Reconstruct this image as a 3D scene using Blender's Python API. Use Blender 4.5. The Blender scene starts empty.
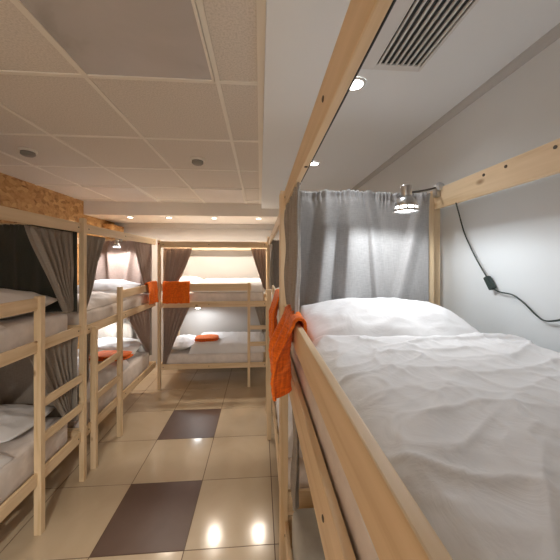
import bpy, bmesh, math, random
from math import sin, cos, pi, sqrt, atan
from mathutils import Vector, Matrix, noise

S = bpy.context.scene
COL = S.collection
random.seed(7)

# ------------------------------------------------------------------ materials
def new_mat(name):
    m = bpy.data.materials.new(name); m.use_nodes = True
    nt = m.node_tree
    return m, nt, nt.nodes['Principled BSDF']

def node(nt, t, **kw):
    n = nt.nodes.new(t)
    for k, v in kw.items():
        if k in n.inputs: n.inputs[k].default_value = v
        else: setattr(n, k, v)
    return n

def ramp(nt, fac, stops):
    r = nt.nodes.new('ShaderNodeValToRGB')
    e = r.color_ramp.elements
    e[0].position, e[0].color = stops[0][0], (*stops[0][1], 1)
    e[1].position, e[1].color = stops[-1][0], (*stops[-1][1], 1)
    for p, c in stops[1:-1]:
        k = e.new(p); k.color = (*c, 1)
    nt.links.new(fac, r.inputs[0])
    return r.outputs[0]

def mapped(nt, scale, coord='Object'):
    tc = nt.nodes.new('ShaderNodeTexCoord')
    mp = nt.nodes.new('ShaderNodeMapping'); mp.inputs['Scale'].default_value = scale
    nt.links.new(tc.outputs[coord], mp.inputs[0])
    return mp.outputs[0]

def add_bump(nt, bsdf, h, strength=.2, dist=.01):
    b = nt.nodes.new('ShaderNodeBump'); b.inputs['Strength'].default_value = strength; b.inputs['Distance'].default_value = dist
    nt.links.new(h, b.inputs['Height']); nt.links.new(b.outputs[0], bsdf.inputs['Normal'])

def plain(name, col, rough=.5, metal=0., bump=0., bscale=60, var=0.0, vscale=4):
    m, nt, b = new_mat(name)
    b.inputs['Base Color'].default_value = (*col, 1); b.inputs['Roughness'].default_value = rough; b.inputs['Metallic'].default_value = metal
    v = mapped(nt, (1, 1, 1))
    if var:
        n = node(nt, 'ShaderNodeTexNoise', Scale=vscale, Detail=5.); nt.links.new(v, n.inputs['Vector'])
        lo = tuple(c*(1-var) for c in col); hi = tuple(min(1, c*(1+var)) for c in col)
        nt.links.new(ramp(nt, n.outputs[0], [(.3, lo), (.7, hi)]), b.inputs['Base Color'])
    if bump:
        n = node(nt, 'ShaderNodeTexNoise', Scale=float(bscale), Detail=4.); nt.links.new(v, n.inputs['Vector'])
        add_bump(nt, b, n.outputs[0], bump)
    return m

def wood(name, axis, base=(.73, .56, .355)):
    m, nt, b = new_mat(name)
    sc = [14, 14, 14]; sc[axis] = .9
    v = mapped(nt, sc)
    n = node(nt, 'ShaderNodeTexNoise', Scale=2.2, Detail=6., Distortion=.6); nt.links.new(v, n.inputs['Vector'])
    d = tuple(c*k for c, k in zip(base, (.86, .80, .70))); l = tuple(min(1, c*k) for c, k in zip(base, (1.1, 1.12, 1.2)))
    g = ramp(nt, n.outputs[0], [(.28, d), (.48, base), (.72, l)])
    sk = [5, 5, 5]; sk[axis] = 2.6
    vk = mapped(nt, sk)
    vo = node(nt, 'ShaderNodeTexVoronoi', Scale=1.3); nt.links.new(vk, vo.inputs['Vector'])
    kf = ramp(nt, vo.outputs['Distance'], [(.035, (1, 1, 1)), (.1, (0, 0, 0))])
    mx = nt.nodes.new('ShaderNodeMix'); mx.data_type = 'RGBA'
    nt.links.new(kf, mx.inputs[0]); nt.links.new(g, mx.inputs[6]); mx.inputs[7].default_value = (.26, .13, .055, 1)
    nt.links.new(mx.outputs[2], b.inputs['Base Color'])
    b.inputs['Roughness'].default_value = .5
    add_bump(nt, b, n.outputs[0], .12, .004)
    return m

def fabric(name, col, weave=420., var=.16, rough=.9, sheen=.2, trans=0.):
    m, nt, b = new_mat(name)
    v = mapped(nt, (1, 1, 1))
    w1 = mapped(nt, (weave, weave, 24)); w2 = mapped(nt, (30, 30, weave))
    a = node(nt, 'ShaderNodeTexNoise', Scale=1., Detail=2.); nt.links.new(w1, a.inputs['Vector'])
    c = node(nt, 'ShaderNodeTexNoise', Scale=1., Detail=2.); nt.links.new(w2, c.inputs['Vector'])
    ad = node(nt, 'ShaderNodeMath', operation='ADD'); nt.links.new(a.outputs[0], ad.inputs[0]); nt.links.new(c.outputs[0], ad.inputs[1])
    hf = node(nt, 'ShaderNodeMath', operation='MULTIPLY'); nt.links.new(ad.outputs[0], hf.inputs[0]); hf.inputs[1].default_value = .5
    lo = tuple(k*(1-var) for k in col); hi = tuple(min(1, k*(1+var)) for k in col)
    nt.links.new(ramp(nt, hf.outputs[0], [(.36, lo), (.64, hi)]), b.inputs['Base Color'])
    b.inputs['Roughness'].default_value = rough; b.inputs['Sheen Weight'].default_value = sheen
    add_bump(nt, b, hf.outputs[0], .15, .002)
    if trans:
        tr = node(nt, 'ShaderNodeBsdfTranslucent'); tr.inputs[0].default_value = (*col, 1)
        ms = node(nt, 'ShaderNodeMixShader'); ms.inputs[0].default_value = trans
        nt.links.new(b.outputs[0], ms.inputs[1]); nt.links.new(tr.outputs[0], ms.inputs[2])
        nt.links.new(ms.outputs[0], nt.nodes['Material Output'].inputs[0])
    return m

def linen(name, col, fine=.25):
    m, nt, b = new_mat(name)
    v = mapped(nt, (1, 1, 1))
    n = node(nt, 'ShaderNodeTexNoise', Scale=9., Detail=6., Distortion=1.2); nt.links.new(v, n.inputs['Vector'])
    b.inputs['Base Color'].default_value = (*col, 1); b.inputs['Roughness'].default_value = .85
    b.inputs['Sheen Weight'].default_value = .15
    add_bump(nt, b, n.outputs[0], fine, .02)
    return m

def striped(name, col):
    m, nt, b = new_mat(name)
    v = mapped(nt, (1, 1, 1))
    n = node(nt, 'ShaderNodeTexNoise', Scale=14., Detail=4.); nt.links.new(v, n.inputs['Vector'])
    lo = tuple(k*.88 for k in col)
    nt.links.new(ramp(nt, n.outputs[0], [(.35, lo), (.65, col)]), b.inputs['Base Color'])
    b.inputs['Roughness'].default_value = .85
    add_bump(nt, b, n.outputs[0], .3, .015)
    return m

def emis(name, col, st):
    m, nt, b = new_mat(name)
    b.inputs['Base Color'].default_value = (*col, 1)
    b.inputs['Emission Color'].default_value = (*col, 1); b.inputs['Emission Strength'].default_value = st
    return m

def osb():
    m, nt, b = new_mat('oriented_strand_board')
    v = mapped(nt, (10, 10, 16))
    vo = node(nt, 'ShaderNodeTexVoronoi', Scale=1.6, Randomness=1.); nt.links.new(v, vo.inputs['Vector'])
    v2 = mapped(nt, (1, 1, 1))
    n = node(nt, 'ShaderNodeTexNoise', Scale=16., Detail=6., Distortion=1.5); nt.links.new(v2, n.inputs['Vector'])
    bw = node(nt, 'ShaderNodeRGBToBW'); nt.links.new(vo.outputs['Color'], bw.inputs[0])
    mx = node(nt, 'ShaderNodeMath', operation='MULTIPLY_ADD'); nt.links.new(bw.outputs[0], mx.inputs[0]); mx.inputs[1].default_value = .5
    sb = node(nt, 'ShaderNodeMath', operation='MULTIPLY'); nt.links.new(n.outputs[0], sb.inputs[0]); sb.inputs[1].default_value = .5
    nt.links.new(sb.outputs[0], mx.inputs[2])
    nt.links.new(ramp(nt, mx.outputs[0], [(.2, (.19, .085, .025)), (.42, (.43, .225, .075)), (.7, (.60, .37, .155))]), b.inputs['Base Color'])
    b.inputs['Roughness'].default_value = .6
    add_bump(nt, b, mx.outputs[0], .2, .004)
    return m

def floor_tile(name, a, c, rough, coat=.3):
    m, nt, b = new_mat(name)
    v = mapped(nt, (1, 1, 1))
    n = node(nt, 'ShaderNodeTexNoise', Scale=2.5, Detail=7., Distortion=.5); nt.links.new(v, n.inputs['Vector'])
    nt.links.new(ramp(nt, n.outputs[0], [(.3, a), (.7, c)]), b.inputs['Base Color'])
    b.inputs['Roughness'].default_value = rough; b.inputs['Coat Weight'].default_value = coat; b.inputs['Coat Roughness'].default_value = .08
    n2 = node(nt, 'ShaderNodeTexNoise', Scale=5., Detail=2.); nt.links.new(v, n2.inputs['Vector'])
    add_bump(nt, b, n2.outputs[0], .03, .02)
    return m

def ceiling_tile():
    m, nt, b = new_mat('mineral_ceiling_tile')
    v = mapped(nt, (1, 1, 1))
    n = node(nt, 'ShaderNodeTexNoise', Scale=130., Detail=3.); nt.links.new(v, n.inputs['Vector'])
    nt.links.new(ramp(nt, n.outputs[0], [(.3, (.60, .56, .50)), (.6, (.74, .69, .63))]), b.inputs['Base Color'])
    b.inputs['Roughness'].default_value = .9
    add_bump(nt, b, n.outputs[0], .15, .003)
    return m

def diffuser(name, dirt):
    m, nt, b = new_mat(name)
    v = mapped(nt, (1, 1, 1))
    n = node(nt, 'ShaderNodeTexNoise', Scale=2.2, Detail=5., Distortion=.8); nt.links.new(v, n.inputs['Vector'])
    if dirt: st = [(.22, (.2, .19, .17)), (.42, (.5, .48, .47)), (.7, (.57, .54, .535))]
    else: st = [(.3, (.62, .58, .55)), (.7, (.7, .66, .63))]
    nt.links.new(ramp(nt, n.outputs[0], st), b.inputs['Base Color'])
    b.inputs['Roughness'].default_value = .28
    return m

W = [wood('pine_grain_%s' % a, i) for i, a in enumerate('xyz')]
M_curt = fabric('grey_linen_curtain', (.34, .30, .26), trans=.12)
M_curt_shaded = fabric('shaded_grey_curtain', (.045, .046, .035))  # grey curtain cloth again, darkened to paint in the shade of the unlit bunk
M_curt_near = fabric('mid_grey_linen', (.40, .395, .395), trans=.1)
M_curt_brown = fabric('taupe_curtain', (.42, .32, .275), trans=.2)
M_white = linen('white_bed_linen', (.74, .74, .755))
M_cream = linen('warm_bed_linen', (.78, .74, .72))
M_matt = striped('mattress_ticking', (.80, .74, .70))
M_mattg = striped('grey_fitted_sheet', (.52, .52, .48))
M_orange = fabric('orange_terry', (.95, .165, .008), weave=160., var=.3, sheen=.1)
M_steel = plain('brushed_steel', (.6, .6, .6), .3, 1.)
M_black = plain('black_plastic', (.015, .015, .016), .4)
M_green = plain('dark_green_cord', (.02, .035, .03), .45)
M_osb = osb()
M_tile = floor_tile('beige_floor_tile', (.50, .40, .275), (.58, .475, .345), .15)
M_tiled = floor_tile('brown_floor_tile', (.10, .058, .042), (.14, .085, .063), .42, 0.)
M_grout = plain('grout', (.13, .085, .055), .9)
M_ctile = ceiling_tile()
M_tbar = plain('ceiling_grid_bar', (.82, .78, .71), .5)
M_panel = diffuser('dusty_diffuser', True)
M_panel2 = diffuser('clean_diffuser', False)
M_plaster = plain('white_plaster', (.81, .84, .865), .85, bump=.03, bscale=40)
M_wallr = plain('cool_grey_wall_paint', (.68, .715, .735), .8, bump=.04, bscale=90)
M_wallf = plain('warm_white_wall_paint', (.52, .505, .49), .85, bump=.04, bscale=90)
M_soffit = plain('white_soffit_plaster', (.80, .765, .72), .85, bump=.03, bscale=40)
M_cornice = plain('grey_cornice_paint', (.50, .51, .52), .7)
M_vent = plain('white_vent_enamel', (.70, .70, .70), .4)
M_ventd = plain('vent_dark', (.03, .035, .035), .7)
M_det = plain('detector_plastic', (.25, .23, .2), .5)
M_bulb = emis('lit_lamp_bulb', (1., .97, .93), 7.)
M_down = emis('lit_downlight_lens', (1., .9, .76), 8.)
M_downw = emis('lit_downlight_lens_neutral', (1., .97, .92), 9.)
M_red = plain('red_cap_plastic', (.35, .02, .01), .4)
M_screw = plain('screw_steel', (.12, .1, .08), .4, .8)

# ------------------------------------------------------------------ mesh helpers
def link(name, bm, mat, parent=None, smooth=False, recenter=False):
    if recenter:
        xs = [v.co for v in bm.verts]
        c = Vector(((min(v.x for v in xs)+max(v.x for v in xs))/2, (min(v.y for v in xs)+max(v.y for v in xs))/2, min(v.z for v in xs)))
        bmesh.ops.translate(bm, verts=bm.verts, vec=-c)
    bmesh.ops.recalc_face_normals(bm, faces=bm.faces)
    me = bpy.data.meshes.new(name); bm.to_mesh(me); bm.free()
    for m in (mat if isinstance(mat, (list, tuple)) else [mat]): me.materials.append(m)
    if smooth:
        for p in me.polygons: p.use_smooth = True
    o = bpy.data.objects.new(name, me); COL.objects.link(o)
    if recenter: o.location = c
    if parent: o.parent = parent
    return o

def tag(o, label=None, cat=None, group=None, kind=None):
    if label: o['label'] = label
    if cat: o['category'] = cat
    if group: o['group'] = group
    if kind: o['kind'] = kind
    return o

def empty(name, loc, rz=0):
    o = bpy.data.objects.new(name, None); COL.objects.link(o)
    o.location = loc; o.rotation_euler = (0, 0, rz); o.empty_display_size = .1
    return o

def box(bm, x0, x1, y0, y1, z0, z1, bev=.003):
    r = bmesh.ops.create_cube(bm, size=1)
    vs = r['verts']
    bmesh.ops.scale(bm, verts=vs, vec=(x1-x0, y1-y0, z1-z0))
    bmesh.ops.translate(bm, verts=vs, vec=((x0+x1)/2, (y0+y1)/2, (z0+z1)/2))
    if bev:
        es = list({e for v in vs for e in v.link_edges})
        bmesh.ops.bevel(bm, geom=es, offset=bev, segments=2, affect='EDGES', profile=.6)

def boxo(name, d, mat, parent=None, bev=.003):
    bm = bmesh.new(); box(bm, *d, bev=bev)
    return link(name, bm, mat, parent)

def lathe(bm, prof, n=24, mx=None, cap=True):
    rings = []
    for r, z in prof:
        rings.append([bm.verts.new((r*cos(2*pi*i/n), r*sin(2*pi*i/n), z)) for i in range(n)])
    for a, b in zip(rings, rings[1:]):
        for i in range(n): bm.faces.new((a[i], a[(i+1) % n], b[(i+1) % n], b[i]))
    if cap:
        bm.faces.new(rings[0][::-1]); bm.faces.new(rings[-1])
    if mx is not None:
        bmesh.ops.transform(bm, matrix=mx, verts=[v for r in rings for v in r])
    return rings

def tube(bm, pts, r, n=8):
    pts = [Vector(p) for p in pts]
    rings = []
    up = Vector((.31, .17, .93))
    for i, p in enumerate(pts):
        t = (pts[min(i+1, len(pts)-1)]-pts[max(i-1, 0)]).normalized()
        a = t.cross(up).normalized(); b = t.cross(a)
        rings.append([bm.verts.new(p+a*r*cos(2*pi*k/n)+b*r*sin(2*pi*k/n)) for k in range(n)])
    for a, b in zip(rings, rings[1:]):
        for k in range(n): bm.faces.new((a[k], a[(k+1) % n], b[(k+1) % n], b[k]))
    bm.faces.new(rings[0]); bm.faces.new(rings[-1])

def smooth_path(pts, n=8):
    pts = [Vector(p) for p in pts]; out = []
    for i in range(len(pts)-1):
        p0, p1, p2, p3 = pts[max(i-1, 0)], pts[i], pts[i+1], pts[min(i+2, len(pts)-1)]
        for k in range(n):
            t = k/n
            out.append(.5*((2*p1)+(p2-p0)*t+(2*p0-5*p1+4*p2-p3)*t*t+(3*p1-p0-3*p2+p3)*t**3))
    return out+[pts[-1]]

def grid_sheet(bm, nu, nv, f):
    g = [[bm.verts.new(f(i/nu, j/nv)) for i in range(nu+1)] for j in range(nv+1)]
    for j in range(nv):
        for i in range(nu): bm.faces.new((g[j][i], g[j][i+1], g[j+1][i+1], g[j+1][i]))
    return g

def solid(o, t, off=0):
    m = o.modifiers.new('thickness', 'SOLIDIFY'); m.thickness = t; m.offset = off
    return o

def N(x, y, z=0.): return noise.noise(Vector((x, y, z)))
def ridge(x, y, z=0.): return 1-abs(noise.noise(Vector((x, y, z))))*2

# ------------------------------------------------------------------ room (camera stands at x=0, y=0, depth runs along +y)
ZC, ZB, ZS = 2.60, 2.53, 2.415        # tiled ceiling, plaster bulkhead, far soffit
XL, XR, YF, YB = -2.46, 1.0, 4.96, -2.2

bm = bmesh.new()
T = .55; X0, Y0 = -1.01, 1.735
i0 = math.floor((XL-X0)/T); j0 = math.floor((YB-Y0)/T)
for i in range(i0, 4):
    for j in range(j0, 6):
        xa, xb = max(X0+i*T, XL), min(X0+(i+1)*T, XR); ya, yb = max(Y0+j*T, YB), min(Y0+(j+1)*T, YF)
        if xb-xa < .01 or yb-ya < .01: continue
        g = .003
        fs = set(bm.faces); box(bm, xa+g, xb-g, ya+g, yb-g, -.012, 0, bev=0)
        for f in bm.faces:
            if f not in fs: f.material_index = 1 if (i == 0 and j % 2 == 0 and j < 4) else 0
fs = set(bm.faces); box(bm, XL, XR, YB, YF, -.05, -.002, bev=0)
for f in bm.faces:
    if f not in fs: f.material_index = 2
tag(link('floor', bm, [M_tile, M_tiled, M_grout]), kind='structure')

tag(boxo('wall_right', (XR, XR+.1, YB, YF, -.05, 2.7), M_wallr, bev=0), kind='structure')
tag(boxo('wall_left', (XL-.1, XL, YB, YF, -.05, 2.7), M_osb, bev=0), kind='structure')
tag(boxo('wall_far', (XL-.1, XR+.1, YF, YF+.1, -.05, 2.7), M_wallf, bev=0), kind='structure')
tag(boxo('wall_light_block', (-.05, XR+.1, -.75, -.65, -.05, 2.7), M_wallr, bev=0), kind='structure')  # unseen wall added to keep light from behind off the near bunk
tag(boxo('ceiling', (XL-.1, .06, YB, 4.15, ZC, ZC+.1), M_ctile, bev=0), kind='structure')
tag(boxo('ceiling_bulkhead', (.02, XR+.1, YB, 4.12, ZB, ZB+.17), M_plaster, bev=0), kind='structure')
tag(boxo('ceiling_soffit', (XL-.1, XR+.1, 4.1, YF+.1, ZS, ZC+.1), M_soffit, bev=0), kind='structure')

# T-bars of the suspended ceiling
cols = [-.197-.598*k for k in range(4)]; rows = [1.335+.642*k for k in range(-4, 5)]
bm = bmesh.new()
for x in cols: box(bm, x-.011, x+.011, YB, 4.1, ZC-.006, ZC+.004, bev=.0015)
for y in rows:
    if y < 4.08: box(bm, XL, .02, y-.011, y+.011, ZC-.0055, ZC+.004, bev=.0015)
box(bm, -.012, .0195, YB, 4.1, ZC-.012, ZC+.004, bev=.0015)
tag(link('trim_1', bm, M_tbar), kind='structure')
# cornice where bulkhead meets the right wall
bm = bmesh.new()
pr = [(XR, ZB), (XR-.026, ZB), (XR-.024, ZB-.008), (XR-.012, ZB-.02), (XR-.007, ZB-.028), (XR, ZB-.03)]
a = [bm.verts.new((x, YB, z)) for x, z in pr]; b = [bm.verts.new((x, 4.1, z)) for x, z in pr]
for k in range(len(pr)): bm.faces.new((a[k], a[(k+1) % len(pr)], b[(k+1) % len(pr)], b[k]))
bm.faces.new(a); bm.faces.new(b)
tag(link('trim_2', bm, M_cornice), kind='structure')
tag(boxo('trim_3', (XL, XR, YF-.035, YF, ZS-.085, ZS), M_wallf, bev=.01), kind='structure')
tag(boxo('trim_4', (XL, XL+.16, 4.55, YF-.04, 2.18, 2.34), M_osb, bev=.003), kind='structure')

# ceiling light panels (switched off), smoke detectors, vent, downlights
def panel(x0, x1, y0, y1, mat, label):
    r = empty('ceiling_light_panel', ((x0+x1)/2, (y0+y1)/2, ZC))
    w, h = (x1-x0)/2, (y1-y0)/2
    bm = bmesh.new()
    for d in ((-w, -w+.012, -h, h), (w-.012, w, -h, h), (-w, w, -h, -h+.012), (-w, w, h-.012, h)): box(bm, *d, -.014, -.0005, bev=.002)
    link('frame', bm, M_tbar, r)
    boxo('diffuser', (-w+.011, w-.011, -h+.011, h-.011, -.009, -.001), mat, r, bev=.001)
    return tag(r, label, 'ceiling light', 'switched off ceiling panels')
panel(cols[1]+.012, cols[0]-.012, rows[2]+.012, rows[4]-.012, M_panel, 'long dusty grey ceiling light panel, switched off, largest of the panels')
panel(cols[1]+.012, cols[0]-.012, rows[7]+.012, 4.03, M_panel2, 'pale square ceiling panel by the soffit, above the far bunk ladder side')
panel(cols[3]+.012, cols[2]-.012, rows[7]+.012, 4.03, M_panel2, 'pale square ceiling panel by the soffit, close to the strand board wall')

def detector(x, y, label):
    r = empty('smoke_detector', (x, y, ZC))
    bm = bmesh.new(); lathe(bm, [(.058, 0), (.058, -.012), (.05, -.016)]); link('base', bm, M_tbar, r, True)
    bm = bmesh.new(); lathe(bm, [(.046, -.0155), (.046, -.034), (.034, -.044), (.01, -.046)]); link('sensor_head', bm, M_det, r, True)
    tag(r, label, 'smoke detector', 'smoke detectors')
detector(-1.76, 2.26, 'round smoke detector on ceiling tile nearer the strand board wall')
detector(-.515, 2.36, 'round smoke detector on ceiling tile in line with the long grey panel')

r = empty('air_vent', (.53, .72, ZB))
bm = bmesh.new()
x0, x1, y0, y1 = -.075, .105, -.345, .345
for d in ((x0-.07, x0, y0-.05, y1+.03), (x1, x1+.012, y0-.05, y1+.03), (x0, x1, y1, y1+.03), (x0, x1, y0-.05, y0)): box(bm, *d, -.008, -.0002, bev=.002)
link('frame', bm, M_vent, r)
boxo('backing', (x0, x1, y0, y1, -.0012, -.0004), M_ventd, r, bev=0)
for k in range(8):
    xx = x0+.011+k*.0226
    bm = bmesh.new(); box(bm, xx-.0038, xx+.0038, y0, y1, -.008, -.001, bev=.0015); link('slat', bm, M_vent, r)
tag(r, 'long slatted white air vent in the plaster ceiling over the near upper bunk', 'air vent')

def downlight(x, y, z, label, mat, power, col, group, ang=150, rad=.045):
    r = empty('recessed_downlight', (x, y, z))
    bm = bmesh.new(); lathe(bm, [(.047, -.0005), (.047, -.005), (.036, -.006), (.034, -.0015)], cap=False); link('trim_ring', bm, M_vent, r, True)
    bm = bmesh.new(); lathe(bm, [(.035, -.001), (.035, -.004), (.02, -.006)]); link('lens', bm, mat, r, True)
    l = bpy.data.lights.new('downlight_beam', 'SPOT'); l.energy = power; l.color = col; l.spot_size = math.radians(ang); l.spot_blend = .8; l.shadow_soft_size = rad
    o = bpy.data.objects.new('downlight_beam', l); COL.objects.link(o); o.location = (0, 0, -.012); o.parent = r
    tag(r, label, 'downlight', group)
WARM = (1., .87, .73); NEUT = (.94, .97, 1.)
for x, l in ((-1.92, 'lit recessed downlight in the far soffit, at the strand board corner end'), (-1.36, 'lit recessed downlight in the far soffit, over the corner post'),
             (-.69, 'lit recessed downlight in the far soffit, over the middle of the far bunk'), (-.02, 'lit recessed downlight in the far soffit, at the ladder end of the far bunk')):
    downlight(x, 4.3, ZS, l, M_down, 25., WARM, 'downlights in the far soffit', 176)
downlight(.415, 1.20, ZB, 'lit recessed downlight in the plaster ceiling, beside the air vent', M_downw, 5., NEUT, 'downlights in the plaster ceiling')
downlight(.425, 2.19, ZB, 'lit recessed downlight in the plaster ceiling, just above the grey end curtain', M_downw, 5., NEUT, 'downlights in the plaster ceiling')

downlight(-.10, -1.9, ZC, 'added fill downlight in the tiled ceiling, unseen behind the camera', M_down, 330., (1., .92, .80), 'added fill lights', 170)  # unseen lamp added to fill the aisle with light
# ------------------------------------------------------------------ bunk beds
PS = .038     # post section
def bunk(label, loc, rot, L, Wd, guard, ladders=(), rungs=(), skip=(), lady=0., up=(1.17, 1.245), gd=(1.44, 1.52), tp=(1.985, 2.06), lo=(.32, .40), backtop=None, ph=2.1, xend=0., cap=None, backy=None):
    r = empty('bunk_bed', loc, rot)
    for k, (x, y) in enumerate(((0, 0), (L-PS, 0), (0, Wd-PS), (L-PS, Wd-PS))):
        if k in skip: continue
        boxo('post', (x, x+PS, y, y+PS, 0, ph), W[2], r)
        if cap and k in cap: 
            bm = bmesh.new(); lathe(bm, [(.012, 0), (.012, .006), (.006, .009)], 12, Matrix.Translation((x+PS*.5, y, ph-.05)) @ Matrix.Rotation(pi/2, 4, 'X')); link('bolt_cap', bm, M_red, r, True)
    a, b = .02, .038
    xe = L+xend
    boxo('top_rail', (PS*.3, xe, a, b, *tp), W[0], r)
    bt = backtop or tp
    boxo('top_rail', (0 if backy else PS*.3, L-PS*.3, (backy or Wd-.06), (backy or Wd-.06)+.018, *bt), W[0], r)
    for nm, z in (('side_rail', up), ('side_rail', lo)):
        boxo(nm, (PS*.3, xe, a, b, *z), W[0], r)
        boxo(nm, (PS*.3, L-PS*.3, Wd-.038, Wd-.02, *z), W[0], r)
        boxo('end_rail', (.012, .03, PS*.5, Wd-PS*.5, *z), W[1], r)
        boxo('end_rail', (L-.03, L-.012, PS*.5, Wd-PS*.5, *z), W[1], r)
        bm = bmesh.new()
        n = 12
        for i in range(n):
            xx = .05+(L-.14)*i/(n-1); box(bm, xx, xx+.06, b, Wd-.038, z[0]+.012, z[0]+.03, bev=.002)
        link('slatted_base', bm, W[1], r)
    for x in (.012, L-.03): boxo('end_top_rail', (x, x+.018, PS*.5, Wd-PS*.5, tp[0]+.005, tp[1]-.005), W[1], r)
    boxo('guard_rail', (guard[0], guard[1], a-.001, b-.001, *gd), W[0], r)
    for x, zt in ladders: boxo('ladder_post', (x, x+PS, lady, lady+.044, 0, zt), W[2], r)
    for x0, x1 in rungs:
        for z in (.60, .83):
            boxo('rung', (x0, x1, lady+.006, lady+.027, z-.028, z+.028), W[0], r)
    # screw heads on the long front rails
    first = None
    for z in (sum(tp)/2, sum(up)/2, sum(lo)/2):
        for x in (.07, L-.07, L*.45):
            if first is None:
                bm = bmesh.new(); lathe(bm, [(.006, 0), (.006, .002), (.003, .003)], 10, Matrix.Rotation(pi/2, 4, 'X'))
                o = first = link('screw', bm, M_screw, r)
            else:
                o = first.copy(); COL.objects.link(o)
            o.location = (x, a+.0004, z)
    r['label'] = label; r['category'] = 'bunk bed'; r['group'] = 'pine bunk beds'
    return r

R90 = pi/2
# left row: local x -> +Y, local y -> -X
YL0, YL1 = .30, 2.372
bunk('pine bunk bed along the strand board wall, nearest the camera, with dark curtains', (-1.398, YL0, 0), R90, YL1-YL0, .98, (.04, 1.93-YL0), [(1.895-YL0, 1.53)], [(1.92-YL0, YL1-YL0-.03)])
Y20, Y21 = 2.364, 3.935
bunk('pine bunk bed between the dark-curtained bunk and the corner, under lit curtains', (-1.398, Y20, 0), R90, Y21-Y20, .98, (2.93-Y20, 3.93-Y20), [(2.468-Y20, 1.20), (2.905-Y20, 1.50)], [(2.48-Y20, 2.92-Y20)], skip=(0, 1), lady=-.014, up=(1.155, 1.228), gd=(1.375, 1.46))
# far bunk: local x -> +X, local y -> +Y
XF0, XF1 = -1.40, .135
bunk('pine bunk bed standing across the far wall, facing the camera', (XF0, 3.938, 0), 0, XF1-XF0, .95, (.03, -.155-XF0+.03), [(-.175-XF0, 1.46)], [(-.15-XF0, XF1-XF0-.03)], up=(1.12, 1.20), gd=(1.35, 1.447), tp=(1.95, 2.035), lo=(.265, .335), ph=2.05, cap=(0,))
# right row: local x -> -Y, local y -> +X
YN1, YN0 = 1.405, -.55
near = bunk('pine bunk bed in front of the camera with the large white duvet on top', (.10, YN1, 0), -R90, YN1-YN0, .785, (.03, YN1-YN0-.05), up=(1.20, 1.325), gd=(1.45, 1.54), tp=(2.02, 2.10), backtop=(2.018, 2.118), lo=(.40, .48), backy=.786)
YR1, YR0 = 3.90, 1.43
bunk('pine bunk bed behind the near bunk on the plain grey wall side', (.10, YR1, 0), -R90, YR1-YR0, .86, (YR1-2.79, YR1-YR0-.03), [(YR1-2.79, 1.48), (YR1-3.3, 1.22)], [(YR1-3.28, YR1-2.77)], lady=-.033)
boxo('end_board', (.012, .03, PS*.5, .765, .50, .615), W[1], near)
# curtain wire under the near top rail
bm = bmesh.new(); tube(bm, [(.05, .046, 2.035), (1.9, .046, 2.035)], .0022)
link('curtain_wire', bm, M_black, near)
for xx in (.42, 1.2):
    bm = bmesh.new(); lathe(bm, [(.006, 0), (.006, .008), (.003, .012)], 10, Matrix.Translation((xx, .037, 2.035)) @ Matrix.Rotation(-pi/2, 4, 'X')); link('wire_hook', bm, M_steel, near)
bm = bmesh.new()
lathe(bm, [(.005, 0), (.005, .002)], 10, Matrix.Translation((.62, .03, 2.0198)) @ Matrix.Rotation(pi, 4, 'X')); link('screw_hole', bm, M_screw, near)
for xx in (.95, .78, 1.05):
    bm = bmesh.new(); lathe(bm, [(.006, 0), (.006, .002)], 10, Matrix.Translation((YN1-xx, .7855, 2.095)) @ Matrix.Rotation(pi/2, 4, 'X')); link('screw_hole', bm, M_screw, near)

# ------------------------------------------------------------------ bedding
def mattress(x0, x1, y0, y1, z0, z1, mat, label):
    bm = bmesh.new(); r = .035
    nx, ny = max(8, int((x1-x0)/.045)), max(8, int((y1-y0)/.045))
    cx, cy, hx, hy, cz, hz = (x0+x1)/2, (y0+y1)/2, (x1-x0)/2, (y1-y0)/2, (z0+z1)/2, (z1-z0)/2
    box(bm, x0, x1, y0, y1, z0, z1, bev=0)
    es = [e for e in bm.edges]
    bmesh.ops.bevel(bm, geom=es, offset=r, segments=4, affect='EDGES', profile=.5)
    # seam piping around top edge
    o = link('mattress', bm, mat, None, True, True)
    bm = bmesh.new()
    zz = (z1-z0)-.018; e = .009
    pts = []
    for a in range(4):
        sx, sy = ((1, 1), (-1, 1), (-1, -1), (1, -1))[a]
        for k in range(5):
            t = (a+k/4)*pi/2
            pts.append((sx*(hx-r)+(r-.009)*cos(t), sy*(hy-r)+(r-.009)*sin(t), zz))
    pts.append(pts[0]); tube(bm, pts, .004, 6); link('piping', bm, mat, o, True)
    return tag(o, label, 'mattress', 'mattresses')

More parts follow.
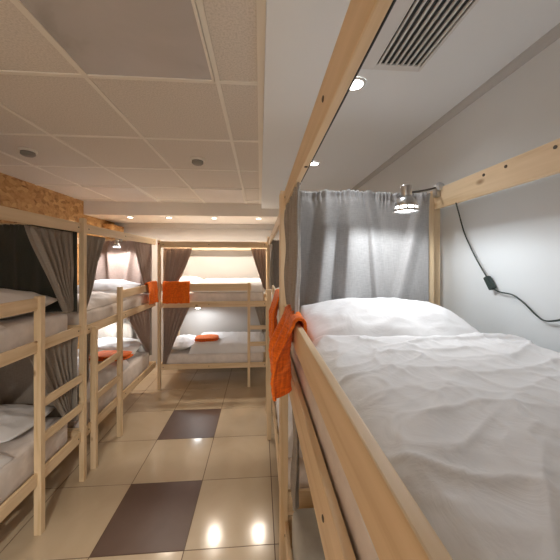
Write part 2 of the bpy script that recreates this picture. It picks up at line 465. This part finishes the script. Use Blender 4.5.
def duvet(x0, x1, y0, y1, zb, h, mat, label, seed, nu=60, nv=60, amp=.012, fr=5., extra=None, hang=.5, name='duvet', group='white duvets', edge=.10):
    bm = bmesh.new()
    def f(u, v):
        x = x0+(x1-x0)*u; y = y0+(y1-y0)*v
        dx = min(x-x0, x1-x); dy = min(y-y0, y1-y)
        ex = min(1, dx/edge); ey = min(1, dy/edge)
        k = sqrt(max(0, 1-(1-ex)**2))*sqrt(max(0, 1-(1-ey)**2))
        w = N(x*2.3+seed, y*2.3, seed)*.8*amp + amp*(ridge(x*fr+seed, y*fr*.7, seed)-.5) + .5*amp*(ridge(x*fr*2.3, y*fr*2.1+seed, seed)-.5)
        z = h*k+w*(.25+.75*k)*(1 if k > .02 else 0)
        if extra: z += extra(x, y)*k
        ox = .014*N(y*6+seed, seed*1.7); oy = .014*N(x*6+seed, seed*2.3)
        return (x+ox, y+oy, zb+max(.002, z))
    g = grid_sheet(bm, nu, nv, f)
    # underside
    bot = [[bm.verts.new((v.co.x, v.co.y, zb)) for v in row] for row in (g[0], g[-1])]
    # close with a flat base
    rim = g[0][:-1]+[r_[-1] for r_ in g[:-1]]+g[-1][:0:-1]+[r_[0] for r_ in g[:0:-1]]
    for row in bot:
        for v in row: bm.verts.remove(v)
    low = [bm.verts.new((v.co.x, v.co.y, zb)) for v in rim]
    n = len(rim)
    for i in range(n): bm.faces.new((rim[i], rim[(i+1) % n], low[(i+1) % n], low[i]))
    bm.faces.new(low)
    o = link(name, bm, mat, None, True, True)
    return tag(o, label, 'duvet' if name == 'duvet' else name, group)

def pillow(cx, cy, zb, sx, sy, h, mat, label, rot=0., tilt=0., seed=1., tiltx=0.):
    bm = bmesh.new(); n = 40
    def sh(u, v, s):
        a, b = 2*u-1, 2*v-1
        pin = 1-.07*(a*a*b*b)
        x = a*sx/2*(1-.05*(1-b*b)*0-.06*abs(b)**3*0)*(1-.05*b*b*(1-abs(a))) ; y = b*sy/2*(1-.06*a*a*(1-abs(b)))
        k = max(0, (1-abs(a)**2.3))**.72*max(0, (1-abs(b)**2.3))**.7
        wr = .010*(ridge(a*2.2+seed, b*2.2, seed)-.5)*(k**.5)+.006*(ridge(a*5+seed, b*4, seed)-.5)*(k**.5)
        z = h*(.5+s*.5*k)+ (wr if s > 0 else 0)
        return (x*pin, y*pin, z)
    top = grid_sheet(bm, n, n, lambda u, v: sh(u, v, 1)); bot = grid_sheet(bm, n, n, lambda u, v: sh(u, v, -1))
    bmesh.ops.remove_doubles(bm, verts=bm.verts, dist=.0004)
    o = link('pillow', bm, mat, None, True)
    o.location = (cx, cy, zb); o.rotation_euler = (tiltx, tilt, rot)
    return tag(o, label, 'pillow', 'white pillows')

# near upper bed
mattress(.145, .84, YN0+.06, YN1-.045, 1.235, 1.40, M_matt, 'thick upper mattress showing its pale side under the near guard rail')
def sharp(x, y, z, p=4.): return max(0, ridge(x, y, z))**p
def near_extra(x, y):
    z = 0
    t = (y-.93)/.05
    z += .012*math.exp(-t*t)
    d = max(0, min(1, (y-.45)/.4))
    # fans of creases close to the pillow
    z += .012*d*sharp((x+y*.35)*3.2, y*10.-x*3., 3.1, 6)
    # slanted tucks at the guard rail edge
    e = max(0, 1-(x-.15)/.34)
    z += .012*e*sharp((y-x*.8)*8., x*2.4, 8.3, 5)
    # broken diagonal creases over the middle and the foot
    m = max(0, min(1, .6+1.5*N(x*2.2, y*2.1, 4.)))
    z += .007*m*sharp(x*4.6-y*4.2, y*3.0+x*2.4, 5.5, 7)
    z += .006*m*sharp(x*2.2+y*6.5, y*2.0-x*3.4, 25.5, 7)
    z += .003*sharp(x*12.-y*4.6, y*11.+x*2.5, 15.5, 4)
    z += .008*N(x*3.2+.5, y*2.6, 9.)
    return z
duvet(.142, .95, YN0+.08, 1.0, 1.402, .085, M_white, 'large crumpled white duvet spread over the near upper bed', 2.2, 170, 260, .006, 5., near_extra, edge=.11)
pillow(.505, 1.12, 1.425, .68, .40, .16, M_white, 'plump white pillow against the grey end curtain on the near upper bed', 0, 0, 4.4, .26)
# near lower bed
mattress(.145, .835, YN0+.06, YN1-.11, .436, .62, M_mattg, 'lower mattress with grey sheet glimpsed beneath the near bunk')
# behind-near bunk
mattress(.15, .90, YR0+.09, YR1-.09, 1.206, 1.36, M_matt, 'upper mattress behind the grey end curtain, on the bunk past the near one')
mattress(.15, .90, YR0+.09, YR1-.09, .356, .52, M_matt, 'lower mattress of the bunk past the near one, seen as a sliver')
duvet(.14, .88, 1.55, 3.2, 1.362, .11, M_white, 'white duvet on the upper bed past the near bunk, behind the second hanging towel', 6.1)
duvet(.14, .88, 1.75, 3.1, .522, .12, M_white, 'puffed white duvet on the lower bed past the near bunk', 4.7, amp=.02)
# left bunk, dark
mattress(-2.30, -1.465, YL0+.06, YL1-.10, 1.206, 1.365, M_matt, 'pale upper mattress on the bunk with dark curtains')
mattress(-2.30, -1.465, YL0+.06, YL1-.10, .356, .57, M_matt, 'pale lower mattress on the bunk with dark curtains')
pillow(-1.82, 2.0, 1.367, .68, .50, .20, M_cream, 'flat white pillow on the upper bed by the shade-darkened curtain', 0, 0, 1.3)
duvet(-2.28, -1.48, .45, 1.74, 1.367, .085, M_cream, 'white duvet on the upper bed of the dark-curtained bunk', 1.9)
duvet(-2.28, -1.48, .45, 1.80, .572, .08, M_white, 'crumpled white duvet on the lower bed of the dark-curtained bunk', 8.4, amp=.018)
pillow(-1.84, 2.02, .572, .66, .44, .17, M_white, 'white pillow on the lower bed of the dark-curtained bunk', 0, 0, 5.3)
# left bunk by the corner
mattress(-2.30, -1.46, Y20+.06, Y21-.10, 1.191, 1.335, M_matt, 'striped pale mattress up on the corner-side bunk, next to the hanging orange towel')
mattress(-2.30, -1.46, Y20+.06, Y21-.10, .356, .57, M_matt, 'pale lower mattress on the corner-side bunk')
duvet(-2.28, -1.475, 2.46, 3.26, 1.337, .075, M_cream, 'creased white duvet on the upper corner-side bed', 3.3, amp=.02)
pillow(-1.85, 3.53, 1.342, .70, .50, .19, M_white, 'plump white pillow on the upper corner-side bed under the lit curtain', 0, 0, 2.1, .12)
duvet(-2.28, -1.475, 2.46, 3.30, .572, .135, M_white, 'white duvet on the lower corner-side bed below the folded towel', 7.7, amp=.018)
pillow(-1.83, 3.54, .582, .70, .50, .22, M_white, 'plump white pillow on the lower corner-side bed behind the folded towel', 0, 0, 6.1, .2)
# far bunk
mattress(XF0+.085, XF1-.085, 4.01, 4.84, 1.156, 1.325, M_matt, 'beige sided upper mattress on the far bunk')
mattress(XF0+.085, XF1-.085, 4.01, 4.84, .301, .46, M_matt, 'beige sided lower mattress on the far bunk')
duvet(-.95, XF1-.06, 4.0, 4.8, 1.327, .15, M_white, 'white duvet along the upper bed of the far bunk', 2.9, amp=.012)
pillow(-1.10, 4.42, 1.327, .46, .68, .20, M_white, 'white pillow on the upper far bed behind the tied curtain', 0, 0, 3.9)
duvet(-1.0, XF1-.06, 4.0, 4.8, .462, .125, M_white, 'rolled white duvet on the lower far bed', 5.9, amp=.012)
pillow(-1.16, 4.33, .462, .36, .62, .16, M_white, 'greyish white pillow on the lower far bed beside the tied curtain', 0, 0, 7.2)

# ------------------------------------------------------------------ curtains
def drape(name, anchor, d, nrm, zt, zb, wt, wb, mat, label, group, pleats=5, amp=.022, nv=40, power=1.6, tie=1.0, seed=0., thick=.003, header=True, flare=0., lean=0.):
    """Cloth hung along direction d from anchor, swept towards the anchor as it falls."""
    bm = bmesh.new()
    d = Vector((d[0], d[1], 0)); n = Vector((nrm[0], nrm[1], 0)); A = Vector((anchor[0], anchor[1], 0))
    nu = pleats*10
    def f(u, v):
        e = min(1, v/tie)**power; w = wt*(1-e)+wb*e
        if v > tie: w += flare*(v-tie)/(1-tie+1e-6)
        s = u*w+lean*e
        sag = .02*u*v*(1-v)
        comp = .6+.4*(1-w/max(wt, wb))
        a = amp*comp*(.55+.45*min(1, v*6))
        ph = 2*pi*pleats*(u+.05*sin(3*u+seed)+.02*N(u*3, v*2, seed))
        off = a*sin(ph)+a*.45*sin(2.1*ph+1+seed)+.012*N(u*4+seed, v*3, seed)
        z = zt+(zb-zt)*v + (.012*N(u*5, seed) if v > .98 else 0)
        if header and v < .035: off *= .7; off += .004*sin(ph*3+seed)
        p = A+d*s+n*off
        return (p.x, p.y, z-sag)
    grid_sheet(bm, nu, nv, f)
    o = link(name, bm, mat, None, True, True); solid(o, thick)
    return tag(o, label, 'curtain', group)

def flat_curtain(p0, p1, nrm, zt, zb, mat, label, group, folds, amp=.016, nu=120, nv=60, seed=0., gather=True, fan=None):
    """End curtain on a rod: gathered header, loose folds."""
    bm = bmesh.new()
    P0 = Vector((*p0, 0)); P1 = Vector((*p1, 0)); n = Vector((*nrm, 0))
    def f(u, v):
        off = 0
        for fd in folds:
            c, w, a, sl = fd[:4]
            t = (u-c-sl*v)/w
            if len(fd) > 4:      # one-sided pleat: steep on one flank, slow on the other
                k = max(0, 1+t) if t < 0 else max(0, 1-t*w/fd[4])
                off += a*k*k*(3-2*k)*(.35+.65*min(1, v*4))
            else:
                off += a*math.exp(-t*t)*(.35+.65*min(1, v*4))
        off += amp*.6*N(u*6+seed, v*1.4, seed)+amp*.15*N(u*22, v*2.5, seed+3)
        z = zt+(zb-zt)*v
        if gather:
            g = math.exp(-(v/.07)**2)
            off += g*.010*sin(u*150+4*N(u*9, seed)*3)+.004*g*N(u*60, v*20)
            if v < .02: z += .006*N(u*45, seed)
            if .025 < v < .06: off -= .003
        p = P0.lerp(P1, u)+n*off
        return (p.x, p.y, z)
    grid_sheet(bm, nu, nv, f)
    o = link('end_curtain', bm, mat, None, True, True); solid(o, .003)
    return tag(o, label, 'curtain', group)

GC = 'bunk curtains'
# near bunk: end curtain with deep folds, and the drawn side curtain by the post
flat_curtain((.192, YN1-.055), (.846, YN1-.055), (0, -1), 2.095, 1.42, M_curt_near, 'grey linen curtain closing the head end above the near pillow', GC,
             [(.20, .085, .075, -.10, .16), (.36, .08, .075, -.06, .25), (.50, .035, .028, .10, .10), (.93, .04, .030, -.26, .12)], .007, 200, 70, 1.7)
drape('side_curtain', (.131, 1.345), (.0, -1), (1, .0), 2.016, 1.56, .42, .36, M_curt, 'grey curtain bunched beside the near bunk post above the hanging towel', GC, 7, .014, seed=.7)
drape('side_curtain', (.163, 1.335), (.0, -1), (1, .0), 1.19, .64, .12, .10, M_curt, 'narrow grey curtain hanging under the near upper mattress beside the post', GC, 3, .014, seed=.9)
# bunk behind
flat_curtain((.15, YR1-.06), (.885, YR1-.06), (0, -1), 2.05, 1.38, M_curt, 'grey end curtain at the head of the bunk past the near one', GC, [(.05, .03, .02, 0), (.2, .05, .03, .05)], .014, 60, 40, 3.1)
flat_curtain((.15, YR1-.06), (.885, YR1-.06), (0, -1), 1.16, .50, M_curt, 'grey lower end curtain of the bunk past the near one', GC, [(.05, .03, .02, 0), (.2, .05, .03, .05)], .014, 60, 40, 5.1)
drape('side_curtain', (.145, 3.80), (0, -1), (1, 0), 1.98, 1.40, .34, .12, M_curt, 'mauve grey curtain tied at the far post of the bunk past the near one', GC, 4, .014, seed=1.7)
# dark left bunk
flat_curtain((-2.29, YL1-.065), (-1.43, YL1-.065), (0, -1), 2.04, 1.36, M_curt_shaded, 'grey curtain, darkened with painted shade, across the head of the upper bed in the nearest strand-board-side bunk', GC, [(.3, .05, .02, 0), (.5, .04, .02, .02), (.72, .05, .02, -.02)], .016, 90, 40, 2.2)
flat_curtain((-2.29, YL1-.065), (-1.43, YL1-.065), (0, -1), 1.16, .50, M_curt, 'dark grey curtain across the head of the lower bed in the nearest strand-board-side bunk', GC, [(.4, .05, .015, 0), (.7, .05, .02, -.02)], .01, 90, 40, 4.2)
drape('side_curtain', (-1.465, 2.29), (0, -1), (1, 0), 1.98, 1.372, .43, .07, M_curt, 'dark grey curtain swept to the tall post above the upper dark-curtained bed', GC, 6, .020, power=1.0, seed=.2)
drape('side_curtain', (-1.475, 2.29), (0, -1), (1, 0), 1.165, .575, .40, .06, M_curt, 'dark grey curtain swept to the tall post behind the nearest ladder rungs', GC, 6, .018, power=1.0, seed=1.2)
# corner-side left bunk
drape('side_curtain', (-1.462, Y20+.06), (0, 1), (1, 0), 1.98, 1.345, .36, .02, M_curt, 'narrow dark curtain tied to the tall post on the upper corner-side bed', GC, 4, .014, power=1.0, seed=2.4)
drape('side_curtain', (-1.47, Y20+.06), (0, 1), (1, 0), 1.145, .575, .17, .03, M_curt, 'narrow brown curtain tied behind the ladder on the lower corner-side bed', GC, 3, .012, power=1.0, seed=3.4)
flat_curtain((-2.29, Y21-.06), (-1.45, Y21-.06), (0, -1), 2.03, 1.36, M_curt_brown, 'lit end curtain with soft folds above the upper corner-side pillow', GC, [(.14, .08, .06, .03, .1), (.34, .05, .05, .05), (.70, .05, .05, -.1), (.88, .05, .05, -.05)], .016, 120, 40, 6.2)
flat_curtain((-2.29, Y21-.06), (-1.45, Y21-.06), (0, -1), 1.14, .50, M_curt, 'lit end curtain behind the lower corner-side pillow', GC, [(.1, .04, .03, .03), (.4, .04, .03, .03), (.65, .04, .03, .1), (.85, .05, .03, .05)], .016, 90, 40, 7.2)
drape('side_curtain', (-1.465, 3.85), (0, -1), (1, 0), 1.98, 1.345, .50, .14, M_curt_brown, 'brown grey side curtain tied to the corner post on the upper corner-side bed', GC, 5, .018, power=1.1, seed=4.4)
drape('side_curtain', (-1.475, 3.85), (0, -1), (1, 0), 1.14, .575, .62, .08, M_curt_brown, 'grey side curtain tied to the corner post on the lower corner-side bed', GC, 6, .02, power=1.1, seed=5.4)
# far bunk
drape('side_curtain', (XF0+.05, 4.015), (1, 0), (0, 1), 1.945, 1.33, .40, .14, M_curt_brown, 'brown curtain swept to the corner post on the upper far bed', GC, 5, .018, power=1.2, seed=6.4)
drape('side_curtain', (XF0+.05, 4.015), (1, 0), (0, 1), 1.115, .30, .37, .03, M_curt_brown, 'long grey curtain swept to the corner post on the lower far bed', GC, 6, .02, power=.9, seed=7.4)
drape('side_curtain', (XF1-.05, 4.015), (-1, 0), (0, 1), 1.945, 1.36, .22, .03, M_curt_brown, 'brown curtain swept to the ladder end of the upper far bed', GC, 4, .016, power=1., seed=8.4)
drape('side_curtain', (XF1-.05, 4.015), (-1, 0), (0, 1), 1.115, .75, .16, .05, M_curt, 'short dark curtain at the ladder end of the lower far bed', GC, 3, .012, power=1., seed=9.4)

# ------------------------------------------------------------------ towels
def hung_towel(c, d, out, zt, drop_o, drop_i, w, label, seed=0., rise=.012, bulge=.02, rail=.02, slide=0., wb=1.):
    """Towel folded over a guard rail: c = middle on the rail's centre line, d along rail, out = towards the aisle."""
    bm = bmesh.new()
    C = Vector((*c, 0)); D = Vector((*d, 0)); O = Vector((*out, 0)); h = rail/2+.009
    def f(u, v):
        s = (u-.5)*w
        Lo, La, Li = drop_o, pi*h, drop_i
        t = v*(Lo+La+Li)
        if t < Lo: o, z, dn = h, zt-(Lo-t), (Lo-t)
        elif t < Lo+La:
            a = (t-Lo)/h; o, z, dn = h*cos(a), zt+(h*.8+rise)*sin(a), 0
        else: o, z, dn = -h, zt-(t-Lo-La), (t-Lo-La)
        k = min(1, dn/.12)
        if t < Lo:
            fold = .5+.5*sin(2*pi*(2.2*u)+seed)
            o += k*bulge*fold*(1)+k*.012*N(u*6, v*5, seed)+.004*k
            s *= 1-(1-wb)*k
            s += slide*dn
        z += .006*N(u*7+seed, v*3)
        if t < .02: z += .012*N(u*9, seed)
        fz = .0025*N(u*60, v*90, seed)
        p = C+D*s+O*(o+fz*(1 if o > 0 else -1))
        return (p.x, p.y, z)
    grid_sheet(bm, 30, 60, f)
    o = link('orange_towel', bm, M_orange, None, True, True); solid(o, .009)
    return tag(o, label, 'towel', 'orange towels')
hung_towel((.128, 1.045), (0, -1), (-1, 0), 1.545, .25, .07, .30, 'bright orange towel hung over the near guard rail beside the grey curtain', .6, rise=.004, bulge=.06, slide=.0, wb=.85)
hung_towel((.128, 1.84), (0, -1), (-1, 0), 1.525, .30, .06, .34, 'orange towel on the guard rail past the near bunk, partly behind its post', 1.6, bulge=.04, wb=.8)
hung_towel((-1.411, 3.75), (0, 1), (1, 0), 1.465, .25, .08, .30, 'orange towel hung on the corner-side guard rail, just before the corner post', 2.6, bulge=.02)
hung_towel((-1.15, 3.966), (1, 0), (0, -1), 1.452, .27, .08, .36, 'wide orange towel hung on the far bunk guard rail beside the corner post', 3.9, bulge=.02)

def folded_towel(cx, cy, zb, sx, sy, h, rot, label, seed):
    r = empty('folded_towel', (cx, cy, zb), rot)
    bm = bmesh.new(); n = 30
    for lay in range(2):
        def sh(u, v, s):
            a, b = 2*u-1, 2*v-1
            k = (max(0, 1-abs(a)**3)**.5)*(max(0, 1-abs(b)**3)**.5)
            q = 1-.06*lay
            return (a*sx/2*q*(1-.16*b*b)+.008*N(b*3, seed+lay), b*sy/2*q*(1-.16*a*a)+.008*N(a*3, seed-lay), lay*h*.5+h*.25*(1+s*k)+.006*N(a*2+seed, b*2, lay)*k+.002*N(a*30, b*30, seed))
        grid_sheet(bm, n, n, lambda u, v: sh(u, v, 1)); grid_sheet(bm, n, n, lambda u, v: sh(u, v, -1))
        bmesh.ops.remove_doubles(bm, verts=bm.verts, dist=.0003)
    bpy.data.objects.remove(r)
    o = link('folded_towel', bm, M_orange, None, True)
    o.location = (cx, cy, zb); o.rotation_euler = (0, 0, rot)
    return tag(o, label, 'towel', 'orange towels')
folded_towel(-.79, 4.25, .59, .36, .28, .055, .05, 'folded orange towel lying on the lower far bed', 1.)
folded_towel(-1.60, 3.14, .715, .44, .26, .055, -.15, 'folded orange towel lying on the lower corner-side bed', 2.)

# ------------------------------------------------------------------ clip lamps
def clip_lamp(clip, head, label, power, col=(1., .96, .92), cord=None, scale=1.):
    r = empty('clip_lamp', clip)
    hx, hy, hz = (head[i]-clip[i] for i in range(3))
    T_ = Matrix.Translation((hx, hy, hz)) @ Matrix.Scale(scale, 4)
    bm = bmesh.new(); box(bm, -.012, .012, -.02, .012, -.035, .02, bev=.004); box(bm, .004, .026, -.024, .0, -.01, .028, bev=.004)
    lathe(bm, [(.02, 0), (.02, .012), (.012, .018)], 16, Matrix.Translation((-.002, -.02, .012)) @ Matrix.Rotation(pi/2, 4, 'X')); link('clamp', bm, M_steel, r, False)
    bm = bmesh.new(); tube(bm, smooth_path([(0, -.008, .012), (hx*.5, hy*.5, .012+(hz+.006)*.5-.002), (hx, hy, hz+.018)]), .0045); link('arm', bm, M_black, r, True)
    bm = bmesh.new(); lathe(bm, [(.004, .048), (.019, .047), (.021, .043), (.021, .004), (.018, .0)], 24, T_); link('lamp_cap', bm, M_steel, r, True)
    # shade: flared cone with a ring of open slots near the rim
    bm = bmesh.new(); n = 40
    prof = [(.020, .004), (.030, -.006), (.036, -.016), (.0385, -.022), (.043, -.036), (.0455, -.046), (.0475, -.056)]
    rg = [[bm.verts.new((q*cos(2*pi*i/n), q*sin(2*pi*i/n), z)) for i in range(n)] for q, z in prof]
    for j, (a, b) in enumerate(zip(rg, rg[1:])):
        for i in range(n):
            if j == 4 and i % 4 != 3: continue
            bm.faces.new((a[i], a[(i+1) % n], b[(i+1) % n], b[i]))
    bmesh.ops.transform(bm, matrix=T_, verts=bm.verts)
    sh_ = solid(link('lamp_shade', bm, M_steel, r, True), .0012)
    bm = bmesh.new(); lathe(bm, [(.010, -.004), (.016, -.012), (.030, -.024), (.036, -.038), (.035, -.046), (.02, -.052)], 20, T_); link('bulb', bm, M_bulb, sh_, True)
    l = bpy.data.lights.new('lamp_light', 'SPOT'); l.energy = power; l.color = col; l.spot_size = math.radians(172); l.spot_blend = .35; l.shadow_soft_size = .03
    o = bpy.data.objects.new('lamp_light', l); COL.objects.link(o); o.parent = r; o.location = (hx, hy, hz-.062*scale)
    if cord:
        pts, sw = cord
        bm = bmesh.new(); tube(bm, smooth_path([Vector(p)-Vector(clip) for p in pts]), .0032, 6); co_ = link('cord', bm, M_green, r, True)
        a, b = (Vector(p)-Vector(clip) for p in sw)
        bm = bmesh.new(); box(bm, -.012, .010, -.011, .011, -.03, .03, bev=.004)
        q = Vector((0, 0, 1)).rotation_difference((b-a).normalized()).to_matrix().to_4x4()
        bmesh.ops.transform(bm, matrix=Matrix.Translation((a+b)/2) @ q, verts=bm.verts); link('cord_switch', bm, M_green, co_)
    return tag(r, label, 'clip lamp', 'clip-on reading lamps')

F = 280.; PSI = atan(20/280)
cord_px = [(456, 203, .885), (459, 214, .97), (464, 232, .982), (470, 246, .982), (478, 262, .982), (488, 279, .982), (493, 288, .98), (500, 292, .982), (513, 295, .982), (524, 303, .98), (534, 313, .982), (543, 320, .985), (553, 321, .985), (575, 318, .985), (610, 320, .985)]
def on_x(px, py, x):
    a, b = (px-280)/F, (262-py)/F
    dx, dy = a*cos(PSI)+sin(PSI), -a*sin(PSI)+cos(PSI)
    t = x/dx
    return (x, dy*t, 1.75+b*t)
cord = [on_x(*p) for p in cord_px]
clip_lamp((.878, 1.34, 2.108), (.592, 1.10, 2.012), 'steel clip lamp lit over the near pillow, clamped to the back rail', 3.3, (.93, .97, 1.), (cord, (on_x(487, 277, .98), on_x(493, 289, .98))), 1.05)
clip_lamp((-1.84, 3.86, 2.05), (-1.80, 3.66, 1.98), 'small clip lamp glowing at the lit end curtain over the upper corner-side bed', 9., (1., .98, .98))
clip_lamp((-2.0, 3.86, 1.15), (-1.95, 3.66, 1.05), 'small clip lamp over the lower corner-side pillow', 7., (.95, .98, 1.))
clip_lamp((-1.02, 4.83, 1.12), (-1.0, 4.6, 1.05), 'small clip lamp over the lower far pillow', 6., (.93, .97, 1.))

# ------------------------------------------------------------------ ambient fill added through the open back behind the camera
w = bpy.data.worlds.new('world'); S.world = w; w.use_nodes = True
bg = w.node_tree.nodes['Background']; bg.inputs[0].default_value = (1., .97, .93, 1); bg.inputs[1].default_value = .42

# ------------------------------------------------------------------ camera
cam = bpy.data.cameras.new('camera'); cam.sensor_width = 36; cam.lens = 36*F/560
cam.shift_y = -18/560; cam.clip_start = .02
co = bpy.data.objects.new('camera', cam); COL.objects.link(co)
co.location = (0, 0, 1.75); co.rotation_euler = (pi/2, 0, -PSI)
S.camera = co
S.view_settings.view_transform = 'Standard'; S.view_settings.look = 'None'; S.view_settings.gamma = 1; S.view_settings.use_curve_mapping = False
S.view_settings.exposure = 1.25
S.cycles.use_denoising = True
S.cycles.max_bounces = 10; S.cycles.diffuse_bounces = 6
